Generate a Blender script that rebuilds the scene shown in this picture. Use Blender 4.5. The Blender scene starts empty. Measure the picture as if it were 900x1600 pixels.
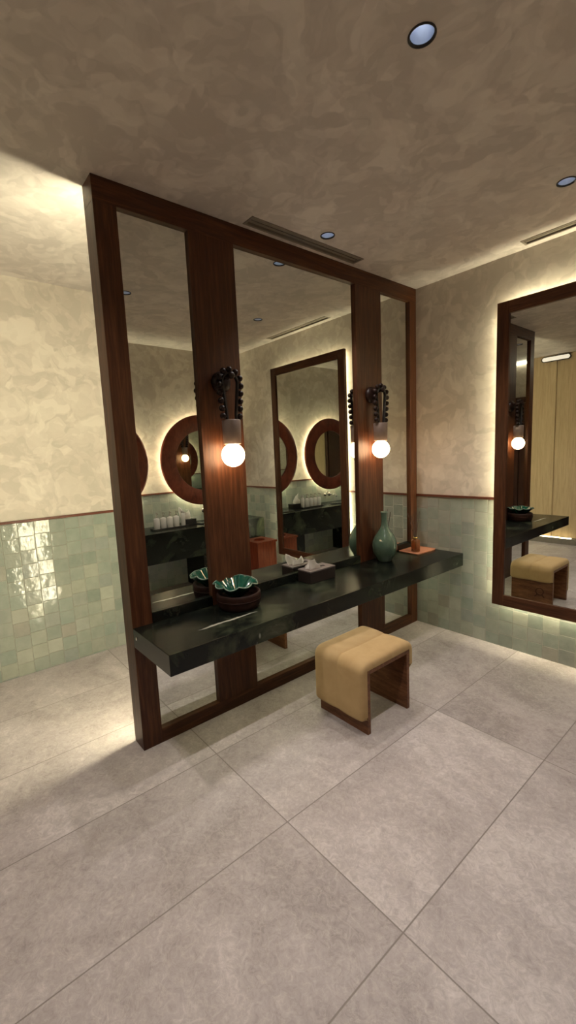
import bpy, bmesh, math, random
from mathutils import Vector, Matrix

random.seed(7)
scn = bpy.context.scene
COL = scn.collection
PI = math.pi

# ------------------------------------------------------------------ camera, world, exposure
cam_d = bpy.data.cameras.new('camera')
cam = bpy.data.objects.new('camera', cam_d)
COL.objects.link(cam)
_r = Vector((0.64314937, 0.76451691, -0.04327561))
_u = Vector((-0.07314976, 0.11759689, 0.99036361))
_f = Vector((-0.76223881, 0.63378613, -0.13155659))
cam.matrix_world = Matrix(((_r.x, _u.x, -_f.x, 2.30321), (_r.y, _u.y, -_f.y, -3.46579),
                           (_r.z, _u.z, -_f.z, 1.63103), (0, 0, 0, 1)))
cam_d.sensor_fit = 'VERTICAL'
cam_d.sensor_height = 32.0
cam_d.lens = 680.114 / 1600 * 32.0
cam_d.clip_start = 0.02
scn.camera = cam

world = bpy.data.worlds.new('world')
scn.world = world
world.use_nodes = True
world.node_tree.nodes['Background'].inputs[0].default_value = (0, 0, 0, 1)
world.node_tree.nodes['Background'].inputs[1].default_value = 0.0

scn.view_settings.view_transform = 'Standard'
scn.view_settings.look = 'None'
scn.view_settings.exposure = 0.0
scn.view_settings.gamma = 1.0
scn.view_settings.use_curve_mapping = False
scn.cycles.max_bounces = 14
scn.cycles.diffuse_bounces = 6
scn.cycles.glossy_bounces = 9
scn.cycles.transmission_bounces = 8
scn.cycles.caustics_reflective = True
scn.cycles.blur_glossy = 0.5
scn.cycles.sample_clamp_indirect = 6.0
scn.cycles.use_denoising = True

# light settings
LED_COL = (1.0, 0.91, 0.60)
LED_POWER = 72.0        # emission of the halo strips behind the mirrors
REAR_LED = 160.0         # strip on the rear face of the partition
BASE_LED = 10.0
UNDER_LED = 20.0         # strip under the vanity counter
COVE_LED = 9.0
SPOT_POWER = 62.0
SPOT_COL = (1.0, 0.91, 0.85)
BULB_POWER = 25.0
BULB_COL = (1.0, 0.66, 0.36)

H = 3.0      # ceiling height
WX = 2.87    # wall on the sink side
LX = -1.538  # wall behind the partition
EY = -4.6    # wall behind the camera
ZT = 1.205   # top of the tiling
L = 2.685    # length of the partition
T = 0.132


# ------------------------------------------------------------------ node helpers
def new_mat(name):
    m = bpy.data.materials.new(name)
    m.use_nodes = True
    nt = m.node_tree
    b = nt.nodes['Principled BSDF']
    return m, nt, b


def N(nt, typ, **kw):
    n = nt.nodes.new(typ)
    for k, v in kw.items():
        if k.startswith('i_'):
            key = k[2:]
            n.inputs[int(key) if key.isdigit() else key].default_value = v
        else:
            setattr(n, k, v)
    return n


def lk(nt, a, b):
    nt.links.new(a, b)


def mth(nt, op, a, b=None, c=None):
    n = nt.nodes.new('ShaderNodeMath')
    n.operation = op
    for i, v in enumerate((a, b, c)):
        if v is None:
            continue
        if isinstance(v, (int, float)):
            n.inputs[i].default_value = v
        else:
            nt.links.new(v, n.inputs[i])
    return n.outputs[0]


def ramp(nt, fac, stops, interp='LINEAR'):
    n = nt.nodes.new('ShaderNodeValToRGB')
    cr = n.color_ramp
    cr.interpolation = interp
    while len(cr.elements) < len(stops):
        cr.elements.new(0.5)
    for e, (p, c) in zip(cr.elements, stops):
        e.position = p
        e.color = (*c, 1)
    nt.links.new(fac, n.inputs[0])
    return n.outputs[0]


def mixc(nt, fac, a, b, blend='MIX'):
    n = nt.nodes.new('ShaderNodeMix')
    n.data_type = 'RGBA'
    n.blend_type = blend
    for idx, v in ((0, fac), (6, a), (7, b)):
        if isinstance(v, (int, float)):
            n.inputs[idx].default_value = v
        elif isinstance(v, tuple):
            n.inputs[idx].default_value = (*v, 1) if len(v) == 3 else v
        else:
            nt.links.new(v, n.inputs[idx])
    return n.outputs[2]


def coords(nt, scale=(1, 1, 1), rot=(0, 0, 0), loc=(0, 0, 0)):
    tc = nt.nodes.new('ShaderNodeTexCoord')
    mp = nt.nodes.new('ShaderNodeMapping')
    mp.inputs['Scale'].default_value = scale
    mp.inputs['Rotation'].default_value = rot
    mp.inputs['Location'].default_value = loc
    nt.links.new(tc.outputs['Object'], mp.inputs[0])
    return mp.outputs[0]


def noise(nt, vec, scale, detail=4, rough=0.55, dist=0.0):
    n = nt.nodes.new('ShaderNodeTexNoise')
    n.inputs['Scale'].default_value = scale
    n.inputs['Detail'].default_value = detail
    n.inputs['Roughness'].default_value = rough
    n.inputs['Distortion'].default_value = dist
    nt.links.new(vec, n.inputs['Vector'])
    return n


def bump(nt, b, height, strength=0.2, dist=0.01):
    n = nt.nodes.new('ShaderNodeBump')
    n.inputs['Strength'].default_value = strength
    n.inputs['Distance'].default_value = dist
    nt.links.new(height, n.inputs['Height'])
    nt.links.new(n.outputs[0], b.inputs['Normal'])
    return n


def plain(name, col, rough=0.5, metal=0.0, var=0.12, vscale=18.0, spec=0.5, coat=0.0):
    m, nt, b = new_mat(name)
    n = noise(nt, coords(nt), vscale, 4)
    lo = tuple(c * (1 - var) for c in col)
    hi = tuple(min(1, c * (1 + var)) for c in col)
    lk(nt, ramp(nt, n.outputs[0], [(0.3, lo), (0.7, hi)]), b.inputs['Base Color'])
    b.inputs['Roughness'].default_value = rough
    b.inputs['Metallic'].default_value = metal
    b.inputs['Specular IOR Level'].default_value = spec
    b.inputs['Coat Weight'].default_value = coat
    b.inputs['Coat Roughness'].default_value = 0.08
    return m


def emit(name, col, strength):
    m, nt, b = new_mat(name)
    b.inputs['Base Color'].default_value = (0.8, 0.8, 0.8, 1)
    b.inputs['Emission Color'].default_value = (*col, 1)
    b.inputs['Emission Strength'].default_value = strength
    return m


# ------------------------------------------------------------------ materials
def plaster(name, dark, mid, light, rough=0.55):
    m, nt, b = new_mat(name)
    v = coords(nt)
    warp = noise(nt, v, 2.3, 3)
    va = nt.nodes.new('ShaderNodeVectorMath')
    va.operation = 'MULTIPLY_ADD'
    lk(nt, warp.outputs['Color'], va.inputs[0])
    va.inputs[1].default_value = (0.5, 0.5, 0.5)
    lk(nt, v, va.inputs[2])
    # overlapping trowel strokes: soft cells of three sizes, each stroke with its own tone and a paler edge
    tot = None
    for sc_, w_, ch in ((6.5, 0.26, 0), (12.0, 0.26, 1), (21.0, 0.16, 2)):
        vo = N(nt, 'ShaderNodeTexVoronoi', feature='SMOOTH_F1')
        vo.inputs['Scale'].default_value = sc_
        vo.inputs['Smoothness'].default_value = 0.22
        vo.inputs['Randomness'].default_value = 1.0
        lk(nt, va.outputs[0], vo.inputs['Vector'])
        sep = nt.nodes.new('ShaderNodeSeparateColor')
        lk(nt, vo.outputs['Color'], sep.inputs[0])
        q = mth(nt, 'MULTIPLY', mth(nt, 'POWER', sep.outputs[ch], 1.8), w_)
        tot = q if tot is None else mth(nt, 'ADD', tot, q)
    n1 = noise(nt, v, 2.6, 9, 0.66, 0.9)
    s = mth(nt, 'ADD', tot, mth(nt, 'MULTIPLY', n1.outputs[0], 0.50))
    c = ramp(nt, s, [(0.33, dark), (0.48, mid), (0.72, light)])
    lk(nt, c, b.inputs['Base Color'])
    b.inputs['Roughness'].default_value = rough
    b.inputs['Specular IOR Level'].default_value = 0.3
    bump(nt, b, s, 0.08, 0.01)
    return m


M = {}
M['plaster'] = plaster('trowelled_plaster', (0.43, 0.385, 0.33), (0.49, 0.44, 0.38), (0.57, 0.52, 0.45))
M['ceiling'] = plaster('ceiling_plaster', (0.49, 0.445, 0.415), (0.56, 0.51, 0.475), (0.65, 0.60, 0.555))


def zellige(name, axis):
    m, nt, b = new_mat(name)
    tc = nt.nodes.new('ShaderNodeTexCoord')
    sx = nt.nodes.new('ShaderNodeSeparateXYZ')
    lk(nt, tc.outputs['Object'], sx.inputs[0])
    U = sx.outputs[axis]
    V = sx.outputs[2]
    S = 0.1095
    col = mth(nt, 'DIVIDE', U, S)
    ci = mth(nt, 'FLOOR', col)
    wn = N(nt, 'ShaderNodeTexWhiteNoise', noise_dimensions='1D')
    lk(nt, ci, wn.inputs['W'])
    off = mth(nt, 'MULTIPLY', mth(nt, 'SUBTRACT', wn.outputs[0], 0.5), 0.32)
    row = mth(nt, 'ADD', mth(nt, 'DIVIDE', V, S), off)
    ri = mth(nt, 'FLOOR', row)
    fu = mth(nt, 'FRACT', col)
    fv = mth(nt, 'FRACT', row)
    cb = nt.nodes.new('ShaderNodeCombineXYZ')
    lk(nt, ci, cb.inputs[0])
    lk(nt, ri, cb.inputs[1])
    w2 = N(nt, 'ShaderNodeTexWhiteNoise', noise_dimensions='2D')
    lk(nt, cb.outputs[0], w2.inputs['Vector'])
    c = ramp(nt, w2.outputs['Value'], [(0.0, (0.185, 0.215, 0.185)), (0.2, (0.26, 0.28, 0.24)), (0.4, (0.225, 0.265, 0.23)),
                                       (0.6, (0.315, 0.325, 0.265)), (0.75, (0.215, 0.235, 0.225)), (0.9, (0.37, 0.38, 0.315)), (1.0, (0.26, 0.245, 0.215))])
    nz = noise(nt, tc.outputs['Object'], 14, 5)
    c = mixc(nt, 0.28, c, ramp(nt, nz.outputs[0], [(0.35, (0.185, 0.21, 0.185)), (0.65, (0.31, 0.325, 0.28))]))
    du = mth(nt, 'MINIMUM', fu, mth(nt, 'SUBTRACT', 1.0, fu))
    dv = mth(nt, 'MINIMUM', fv, mth(nt, 'SUBTRACT', 1.0, fv))
    d = mth(nt, 'MINIMUM', du, dv)
    tile = nt.nodes.new('ShaderNodeMapRange')
    lk(nt, d, tile.inputs[0])
    tile.inputs[1].default_value = 0.008
    tile.inputs[2].default_value = 0.026
    c = mixc(nt, tile.outputs[0], (0.26, 0.255, 0.21), c)
    lk(nt, c, b.inputs['Base Color'])
    ro = nt.nodes.new('ShaderNodeMapRange')
    lk(nt, tile.outputs[0], ro.inputs[0])
    ro.inputs[3].default_value = 0.6
    ro.inputs[4].default_value = 0.13
    lk(nt, ro.outputs[0], b.inputs['Roughness'])
    # each tile laid at a slight tilt of its own, plus a wavy glaze
    sc = nt.nodes.new('ShaderNodeSeparateColor')
    lk(nt, w2.outputs['Color'], sc.inputs[0])
    h = mth(nt, 'ADD', mth(nt, 'MULTIPLY', mth(nt, 'SUBTRACT', sc.outputs[0], 0.5), mth(nt, 'SUBTRACT', fu, 0.5)),
            mth(nt, 'MULTIPLY', mth(nt, 'SUBTRACT', sc.outputs[1], 0.5), mth(nt, 'SUBTRACT', fv, 0.5)))
    nw = noise(nt, tc.outputs['Object'], 16, 3)
    h = mth(nt, 'ADD', mth(nt, 'MULTIPLY', h, 0.8), mth(nt, 'MULTIPLY', nw.outputs[0], 0.45))
    h = mth(nt, 'ADD', h, mth(nt, 'MULTIPLY', tile.outputs[0], 0.25))
    h = mth(nt, 'ADD', h, mth(nt, 'MULTIPLY', sc.outputs[2], 0.15))
    bump(nt, b, h, 0.7, 0.013)
    return m


M['tile_x'] = zellige('sage_zellige_x', 0)
M['tile_y'] = zellige('sage_zellige_y', 1)


def floor_mat():
    m, nt, b = new_mat('stone_floor_tiles')
    tc = nt.nodes.new('ShaderNodeTexCoord')
    sx = nt.nodes.new('ShaderNodeSeparateXYZ')
    lk(nt, tc.outputs['Object'], sx.inputs[0])
    u = mth(nt, 'DIVIDE', mth(nt, 'SUBTRACT', sx.outputs[0], 0.917), 0.6135)
    v = mth(nt, 'DIVIDE', mth(nt, 'ADD', sx.outputs[1], 2.395), 1.227)
    fu, fv = mth(nt, 'FRACT', u), mth(nt, 'FRACT', v)
    cb = nt.nodes.new('ShaderNodeCombineXYZ')
    lk(nt, mth(nt, 'FLOOR', u), cb.inputs[0])
    lk(nt, mth(nt, 'FLOOR', v), cb.inputs[1])
    wn = N(nt, 'ShaderNodeTexWhiteNoise', noise_dimensions='2D')
    lk(nt, cb.outputs[0], wn.inputs['Vector'])
    off = nt.nodes.new('ShaderNodeVectorMath')
    off.operation = 'MULTIPLY_ADD'
    lk(nt, wn.outputs['Color'], off.inputs[0])
    off.inputs[1].default_value = (9, 9, 9)
    lk(nt, tc.outputs['Object'], off.inputs[2])
    n1 = noise(nt, off.outputs[0], 1.6, 6, 0.6, 1.2)
    n2 = noise(nt, off.outputs[0], 9.0, 8, 0.7, 0.6)
    n3 = noise(nt, off.outputs[0], 30.0, 5, 0.75, 1.5)
    s = mth(nt, 'ADD', mth(nt, 'MULTIPLY', n1.outputs[0], 0.44), mth(nt, 'MULTIPLY', n2.outputs[0], 0.22))
    s = mth(nt, 'ADD', s, mth(nt, 'MULTIPLY', n3.outputs[0], 0.40))
    s = mth(nt, 'ADD', s, mth(nt, 'MULTIPLY', mth(nt, 'SUBTRACT', wn.outputs['Value'], 0.5), 0.10))
    c = ramp(nt, s, [(0.40, (0.25, 0.218, 0.207)), (0.49, (0.34, 0.302, 0.291)), (0.57, (0.405, 0.364, 0.353)), (0.68, (0.56, 0.515, 0.50))])
    # thin pale vein scratches
    n4 = noise(nt, off.outputs[0], 5.0, 5, 0.6, 3.0)
    ve = ramp(nt, mth(nt, 'ABSOLUTE', mth(nt, 'SUBTRACT', n4.outputs[0], 0.5)), [(0.0, (1, 1, 1)), (0.02, (0, 0, 0))])
    c = mixc(nt, mth(nt, 'MULTIPLY', ve, 0.22), c, (0.60, 0.55, 0.49))
    du = mth(nt, 'MULTIPLY', mth(nt, 'MINIMUM', fu, mth(nt, 'SUBTRACT', 1.0, fu)), 0.6135)
    dv = mth(nt, 'MULTIPLY', mth(nt, 'MINIMUM', fv, mth(nt, 'SUBTRACT', 1.0, fv)), 1.227)
    d = mth(nt, 'MINIMUM', du, dv)
    g = nt.nodes.new('ShaderNodeMapRange')
    lk(nt, d, g.inputs[0])
    g.inputs[1].default_value = 0.0016
    g.inputs[2].default_value = 0.0034
    c = mixc(nt, g.outputs[0], (0.20, 0.175, 0.155), c)
    lk(nt, c, b.inputs['Base Color'])
    b.inputs['Roughness'].default_value = 0.46
    b.inputs['Specular IOR Level'].default_value = 0.42
    h = mth(nt, 'ADD', mth(nt, 'MULTIPLY', s, 1.0), mth(nt, 'MULTIPLY', g.outputs[0], 0.35))
    bump(nt, b, h, 0.35, 0.010)
    return m


M['floor'] = floor_mat()


def wood(name, dark, mid, light, scale, rough=0.42, coat=0.0, spec=0.28):
    m, nt, b = new_mat(name)
    v = coords(nt, scale)
    n1 = noise(nt, v, 5.0, 6, 0.6, 0.6)
    n2 = noise(nt, v, 22.0, 3, 0.6)
    s = mth(nt, 'ADD', mth(nt, 'MULTIPLY', n1.outputs[0], 0.75), mth(nt, 'MULTIPLY', n2.outputs[0], 0.28))
    c = ramp(nt, s, [(0.36, dark), (0.52, mid), (0.70, light)])
    lk(nt, c, b.inputs['Base Color'])
    b.inputs['Roughness'].default_value = rough
    b.inputs['Specular IOR Level'].default_value = spec
    b.inputs['Coat Weight'].default_value = coat
    b.inputs['Coat Roughness'].default_value = 0.25
    bump(nt, b, s, 0.06, 0.004)
    return m


WD, WM, WL = (0.034, 0.0105, 0.004), (0.062, 0.021, 0.008), (0.112, 0.042, 0.016)
M['wood_v'] = wood('walnut_upright', WD, WM, WL, (9, 9, 0.55))
M['wood_h'] = wood('walnut_rail', WD, WM, WL, (9, 0.55, 9))
M['wood_x'] = wood('walnut_cross', WD, WM, WL, (0.55, 9, 9))
M['wood_ring'] = wood('mahogany_ring', (0.080, 0.015, 0.008), (0.14, 0.029, 0.015), (0.19, 0.045, 0.022), (6, 2.0, 1.2))
M['stool_wood'] = wood('stool_walnut', (0.085, 0.034, 0.016), (0.16, 0.066, 0.030), (0.25, 0.115, 0.055), (1.2, 9, 7), 0.42)
M['bead_wood'] = plain('dark_bead_wood', (0.012, 0.0042, 0.003), 0.42, 0, 0.3, 60, 0.22)
M['bin_wood'] = wood('red_lacquered_wood', (0.11, 0.022, 0.010), (0.18, 0.040, 0.018), (0.25, 0.065, 0.028), (9, 9, 0.8), 0.3, 0.3)
M['door_wood'] = wood('dark_door_wood', (0.030, 0.012, 0.008), (0.050, 0.020, 0.012), (0.075, 0.032, 0.018), (9, 9, 0.5), 0.4)
M['veneer'] = wood('pale_oak_veneer', (0.34, 0.245, 0.145), (0.40, 0.295, 0.175), (0.46, 0.345, 0.21), (7, 7, 0.5), 0.5, 0.0)
M['trim_wood'] = wood('trim_wood', (0.06, 0.018, 0.010), (0.10, 0.030, 0.016), (0.14, 0.045, 0.022), (2, 2, 9))


def mirror_mat():
    m, nt, b = new_mat('mirror_glass')
    n = noise(nt, coords(nt), 2.0, 1)
    lk(nt, ramp(nt, n.outputs[0], [(0.0, (0.80, 0.83, 0.78)), (1.0, (0.82, 0.845, 0.795))]), b.inputs['Base Color'])
    b.inputs['Metallic'].default_value = 1.0
    b.inputs['Roughness'].default_value = 0.0
    return m


M['mirror'] = mirror_mat()


def marble():
    m, nt, b = new_mat('black_green_marble')
    v = coords(nt)
    n0 = noise(nt, v, 2.1, 6, 0.6, 1.0)
    n1 = noise(nt, v, 3.4, 7, 0.62, 1.6)
    base = ramp(nt, n0.outputs[0], [(0.40, (0.0025, 0.0032, 0.0028)), (0.54, (0.006, 0.0078, 0.0055)), (0.62, (0.026, 0.031, 0.018)), (0.74, (0.062, 0.066, 0.040))])
    ridge = mth(nt, 'ABSOLUTE', mth(nt, 'SUBTRACT', n1.outputs[0], 0.5))
    ve = ramp(nt, ridge, [(0.0, (1, 1, 1)), (0.010, (0.25, 0.25, 0.25)), (0.035, (0, 0, 0))])
    nm = noise(nt, v, 2.6, 2)
    mask = ramp(nt, nm.outputs[0], [(0.52, (0, 0, 0)), (0.66, (1, 1, 1))])
    c = mixc(nt, mth(nt, 'MULTIPLY', mth(nt, 'MULTIPLY', ve, mask), 0.16), base, (0.20, 0.22, 0.15))
    # one bold pale vein running along the near end of the slab, and a cluster of quartz flecks
    sx = nt.nodes.new('ShaderNodeSeparateXYZ')
    lk(nt, v, sx.inputs[0])
    nw = noise(nt, v, 9.0, 3)
    px = mth(nt, 'ADD', sx.outputs[0], mth(nt, 'MULTIPLY', mth(nt, 'SUBTRACT', nw.outputs[0], 0.5), 0.05))
    dx = mth(nt, 'ABSOLUTE', mth(nt, 'SUBTRACT', px, 0.283))
    along = mth(nt, 'ABSOLUTE', mth(nt, 'ADD', sx.outputs[1], 2.25))
    line = ramp(nt, dx, [(0.0, (1, 1, 1)), (0.004, (0.8, 0.8, 0.8)), (0.010, (0, 0, 0))])
    seg = ramp(nt, along, [(0.0, (1, 1, 1)), (0.13, (0.8, 0.8, 0.8)), (0.20, (0, 0, 0))])
    top = mth(nt, 'GREATER_THAN', sx.outputs[2], -0.02)
    c = mixc(nt, mth(nt, 'MULTIPLY', mth(nt, 'MULTIPLY', line, seg), mth(nt, 'MULTIPLY', top, 0.9)), c, (0.45, 0.44, 0.36))
    # pale quartz flecks near the middle of the front edge
    fl_v = coords(nt, (1, 1, 0.45), (0.5, 0, 0))
    fv_ = N(nt, 'ShaderNodeTexVoronoi')
    fv_.inputs['Scale'].default_value = 24.0
    lk(nt, fl_v, fv_.inputs['Vector'])
    fm = ramp(nt, fv_.outputs['Distance'], [(0.0, (1, 1, 1)), (0.16, (1, 1, 1)), (0.24, (0, 0, 0))])
    fy = ramp(nt, mth(nt, 'ABSOLUTE', mth(nt, 'ADD', sx.outputs[1], 2.06)), [(0.0, (1, 1, 1)), (0.14, (1, 1, 1)), (0.17, (0, 0, 0))])
    fz = mth(nt, 'LESS_THAN', sx.outputs[2], -0.035)
    c = mixc(nt, mth(nt, 'MULTIPLY', mth(nt, 'MULTIPLY', fm, fy), mth(nt, 'MULTIPLY', fz, 0.8)), c, (0.22, 0.23, 0.18))
    lk(nt, c, b.inputs['Base Color'])
    b.inputs['Roughness'].default_value = 0.25
    b.inputs['Specular IOR Level'].default_value = 0.27
    return m


M['marble'] = marble()


def fabric():
    m, nt, b = new_mat('mustard_velvet')
    v = coords(nt)
    n1 = noise(nt, v, 7, 4, 0.6, 0.5)
    n2 = noise(nt, v, 320, 2, 0.5)
    c = ramp(nt, n1.outputs[0], [(0.3, (0.385, 0.262, 0.122)), (0.7, (0.46, 0.325, 0.162))])
    lk(nt, c, b.inputs['Base Color'])
    b.inputs['Roughness'].default_value = 0.85
    b.inputs['Specular IOR Level'].default_value = 0.2
    b.inputs['Sheen Weight'].default_value = 0.15
    b.inputs['Sheen Roughness'].default_value = 0.4
    b.inputs['Sheen Tint'].default_value = (1.0, 0.86, 0.6, 1)
    bump(nt, b, mth(nt, 'ADD', mth(nt, 'MULTIPLY', n2.outputs[0], 0.25), n1.outputs[0]), 0.12, 0.004)
    return m


M['fabric'] = fabric()
M['black'] = plain('black_rubber', (0.012, 0.011, 0.011), 0.45)
M['cord'] = plain('black_cord', (0.014, 0.012, 0.012), 0.6)
M['socket'] = plain('clay_socket', (0.155, 0.11, 0.088), 0.55, 0, 0.08)
M['bulb'] = emit('warm_globe_bulb', BULB_COL, BULB_POWER)
M['led'] = emit('led_strip_light', LED_COL, LED_POWER)
M['led_rear'] = emit('rear_led_strip', (1.0, 0.915, 0.62), REAR_LED)
M['led_under'] = emit('under_counter_led', LED_COL, UNDER_LED)
M['led_base'] = emit('base_led_strip', (1.0, 0.83, 0.48), BASE_LED)
M['led_cove'] = emit('cove_led_strip', (1.0, 0.90, 0.70), COVE_LED)
M['lens'] = emit('downlight_lens', (0.78, 0.87, 1.0), 14.0)
M['pill'] = emit('pill_light_diffuser', (1.0, 0.86, 0.76), 0.62)
M['reflector'] = plain('blue_grey_reflector', (0.58, 0.61, 0.68), 0.30, 0.8, 0.04)
M['dark_metal'] = plain('dark_bronze', (0.030, 0.026, 0.024), 0.4, 0.6)
M['vent'] = plain('vent_enamel', (0.17, 0.14, 0.11), 0.5)
M['vent_dark'] = plain('vent_inside', (0.020, 0.017, 0.014), 0.7)
M['chrome'] = plain('chrome', (0.72, 0.72, 0.72), 0.12, 1.0, 0.03)
M['brass'] = plain('brass', (0.60, 0.42, 0.16), 0.22, 1.0, 0.06)
M['white_ceramic'] = plain('white_ceramic', (0.62, 0.60, 0.55), 0.25, 0, 0.03, coat=0.3)
M['leather_box'] = plain('grey_brown_box', (0.020, 0.015, 0.013), 0.5, 0, 0.15, 18, 0.25)
M['box_lid'] = plain('pale_taupe_lid', (0.155, 0.130, 0.118), 0.45, 0, 0.05)
M['black_box'] = plain('black_lacquer_box', (0.015, 0.014, 0.013), 0.3)
M['terracotta'] = plain('brown_turned_wood', (0.020, 0.0068, 0.004), 0.55, 0, 0.35, 26, 0.2)
M['tray'] = plain('salmon_tray', (0.40, 0.17, 0.095), 0.5, 0, 0.08)
M['reed'] = plain('dark_reed', (0.03, 0.016, 0.010), 0.7)
M['glaze_rim'] = plain('pale_glaze_edge', (0.13, 0.19, 0.15), 0.2, 0, 0.1, coat=0.5)
M['base_stone'] = plain('grey_baseboard', (0.16, 0.14, 0.12), 0.5)
M['bowl_dark'] = plain('basin_stone', (0.010, 0.011, 0.010), 0.25)


def glaze(name, c0, c1, rough=0.12, crackle=True, sc=28.0):
    m, nt, b = new_mat(name)
    v = coords(nt)
    n = noise(nt, v, 5.5, 5, 0.6)
    c = ramp(nt, n.outputs[0], [(0.3, c0), (0.7, c1)])
    vo = N(nt, 'ShaderNodeTexVoronoi', feature='DISTANCE_TO_EDGE')
    vo.inputs['Scale'].default_value = sc
    lk(nt, v, vo.inputs['Vector'])
    if crackle:
        cr = ramp(nt, vo.outputs['Distance'], [(0.0, (1, 1, 1)), (0.03, (0, 0, 0))])
        c = mixc(nt, mth(nt, 'MULTIPLY', cr, 0.3), c, tuple(x * 0.4 for x in c0))
    lk(nt, c, b.inputs['Base Color'])
    b.inputs['Roughness'].default_value = rough
    b.inputs['Coat Weight'].default_value = 0.6
    b.inputs['Coat Roughness'].default_value = 0.05
    return m


M['celadon'] = glaze('celadon_glaze', (0.060, 0.105, 0.072), (0.092, 0.148, 0.102))
M['green_glaze'] = glaze('deep_green_glaze', (0.002, 0.038, 0.024), (0.004, 0.070, 0.043), 0.08, False)


def tissue_mat():
    m, nt, b = new_mat('white_tissue')
    n = noise(nt, coords(nt), 30, 3)
    lk(nt, ramp(nt, n.outputs[0], [(0.3, (0.78, 0.76, 0.72)), (0.7, (0.88, 0.86, 0.82))]), b.inputs['Base Color'])
    b.inputs['Roughness'].default_value = 0.9
    b.inputs['Subsurface Weight'].default_value = 0.0
    return m


M['tissue'] = tissue_mat()


def amber():
    m, nt, b = new_mat('amber_glass')
    n = noise(nt, coords(nt), 12, 2)
    lk(nt, ramp(nt, n.outputs[0], [(0.0, (0.50, 0.20, 0.06)), (1.0, (0.58, 0.25, 0.08))]), b.inputs['Base Color'])
    b.inputs['Roughness'].default_value = 0.05
    b.inputs['Transmission Weight'].default_value = 0.85
    b.inputs['IOR'].default_value = 1.45
    return m


M['amber'] = amber()


# ------------------------------------------------------------------ mesh helpers
def a_box(bm, x0, x1, y0, y1, z0, z1, bev=0.0, seg=2):
    r = bmesh.ops.create_cube(bm, size=1.0)
    vs = r['verts']
    for v in vs:
        v.co = Vector(((x0 + x1) / 2 + v.co.x * (x1 - x0), (y0 + y1) / 2 + v.co.y * (y1 - y0), (z0 + z1) / 2 + v.co.z * (z1 - z0)))
    if bev > 0:
        es = list({e for v in vs for e in v.link_edges})
        bmesh.ops.bevel(bm, geom=es, offset=bev, segments=seg, profile=0.6, affect='EDGES')


def a_lathe(bm, prof, c=(0, 0, 0), n=40, axis='Z'):
    """prof: list of (r, h); closes ends where r==0"""
    rings = []
    c = Vector(c)

    def place(r, h, a):
        x, y = r * math.cos(a), r * math.sin(a)
        if axis == 'Z':
            return c + Vector((x, y, h))
        if axis == 'X':
            return c + Vector((h, x, y))
        return c + Vector((x, h, y))
    for r, h in prof:
        if r < 1e-6:
            rings.append([bm.verts.new(place(0, h, 0))])
        else:
            rings.append([bm.verts.new(place(r, h, 2 * PI * k / n)) for k in range(n)])
    for a, b in zip(rings, rings[1:]):
        for k in range(n):
            k2 = (k + 1) % n
            if len(a) == 1 and len(b) == 1:
                continue
            if len(a) == 1:
                bm.faces.new((a[0], b[k], b[k2]))
            elif len(b) == 1:
                bm.faces.new((a[k], a[k2], b[0]))
            else:
                bm.faces.new((a[k], a[k2], b[k2], b[k]))
    return rings


def a_tube(bm, pts, r, n=10, closed=False):
    pts = [Vector(p) for p in pts]
    rings = []
    m = len(pts)
    up = Vector((0, 0, 1))
    prev = None
    for i, p in enumerate(pts):
        if closed:
            t = pts[(i + 1) % m] - pts[i - 1]
        else:
            t = pts[min(i + 1, m - 1)] - pts[max(i - 1, 0)]
        t.normalize()
        if prev is None:
            s = t.cross(up)
            if s.length < 1e-3:
                s = t.cross(Vector((1, 0, 0)))
        else:
            s = prev - t * prev.dot(t)
        s.normalize()
        prev = s
        w = t.cross(s)
        rr = r(i / max(1, m - 1)) if callable(r) else r
        rings.append([bm.verts.new(p + (s * math.cos(2 * PI * k / n) + w * math.sin(2 * PI * k / n)) * rr) for k in range(n)])
    pairs = list(zip(rings, rings[1:]))
    if closed:
        pairs.append((rings[-1], rings[0]))
    for a, b in pairs:
        for k in range(n):
            bm.faces.new((a[k], a[(k + 1) % n], b[(k + 1) % n], b[k]))
    if not closed:
        bm.faces.new(rings[0])
        bm.faces.new(list(reversed(rings[-1])))


def link(name, bm, mat, parent=None, smooth=False, loc=None, mods=None):
    bmesh.ops.recalc_face_normals(bm, faces=bm.faces[:])
    me = bpy.data.meshes.new(name)
    bm.to_mesh(me)
    bm.free()
    me.materials.append(mat if not isinstance(mat, str) else M[mat])
    if smooth:
        for p in me.polygons:
            p.use_smooth = True
    o = bpy.data.objects.new(name, me)
    COL.objects.link(o)
    if parent is not None:
        o.parent = parent
    if loc is not None:
        o.location = loc
    return o


def box(name, x0, x1, y0, y1, z0, z1, mat, parent=None, bev=0.0):
    bm = bmesh.new()
    a_box(bm, x0, x1, y0, y1, z0, z1, bev)
    return link(name, bm, mat, parent)


def lathe(name, prof, mat, parent=None, c=(0, 0, 0), n=40, axis='Z', smooth=True):
    bm = bmesh.new()
    a_lathe(bm, prof, c, n, axis)
    return link(name, bm, mat, parent, smooth)


def tube(name, pts, r, mat, parent=None, n=10, closed=False):
    bm = bmesh.new()
    a_tube(bm, pts, r, n, closed)
    return link(name, bm, mat, parent, True)


def tag(o, label, cat, group=None):
    o['label'] = label
    o['category'] = cat
    if group:
        o['group'] = group
    return o


def thing(name, label, cat, loc=(0, 0, 0), group=None, rz=0.0):
    o = bpy.data.objects.new(name, None)
    o.empty_display_size = 0.1
    COL.objects.link(o)
    o.location = loc
    o.rotation_euler = (0, 0, rz)
    return tag(o, label, cat, group)


def struct(o, label=None, cat=None):
    o['kind'] = 'structure'
    if label:
        o['label'] = label
        o['category'] = cat
    return o


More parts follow.
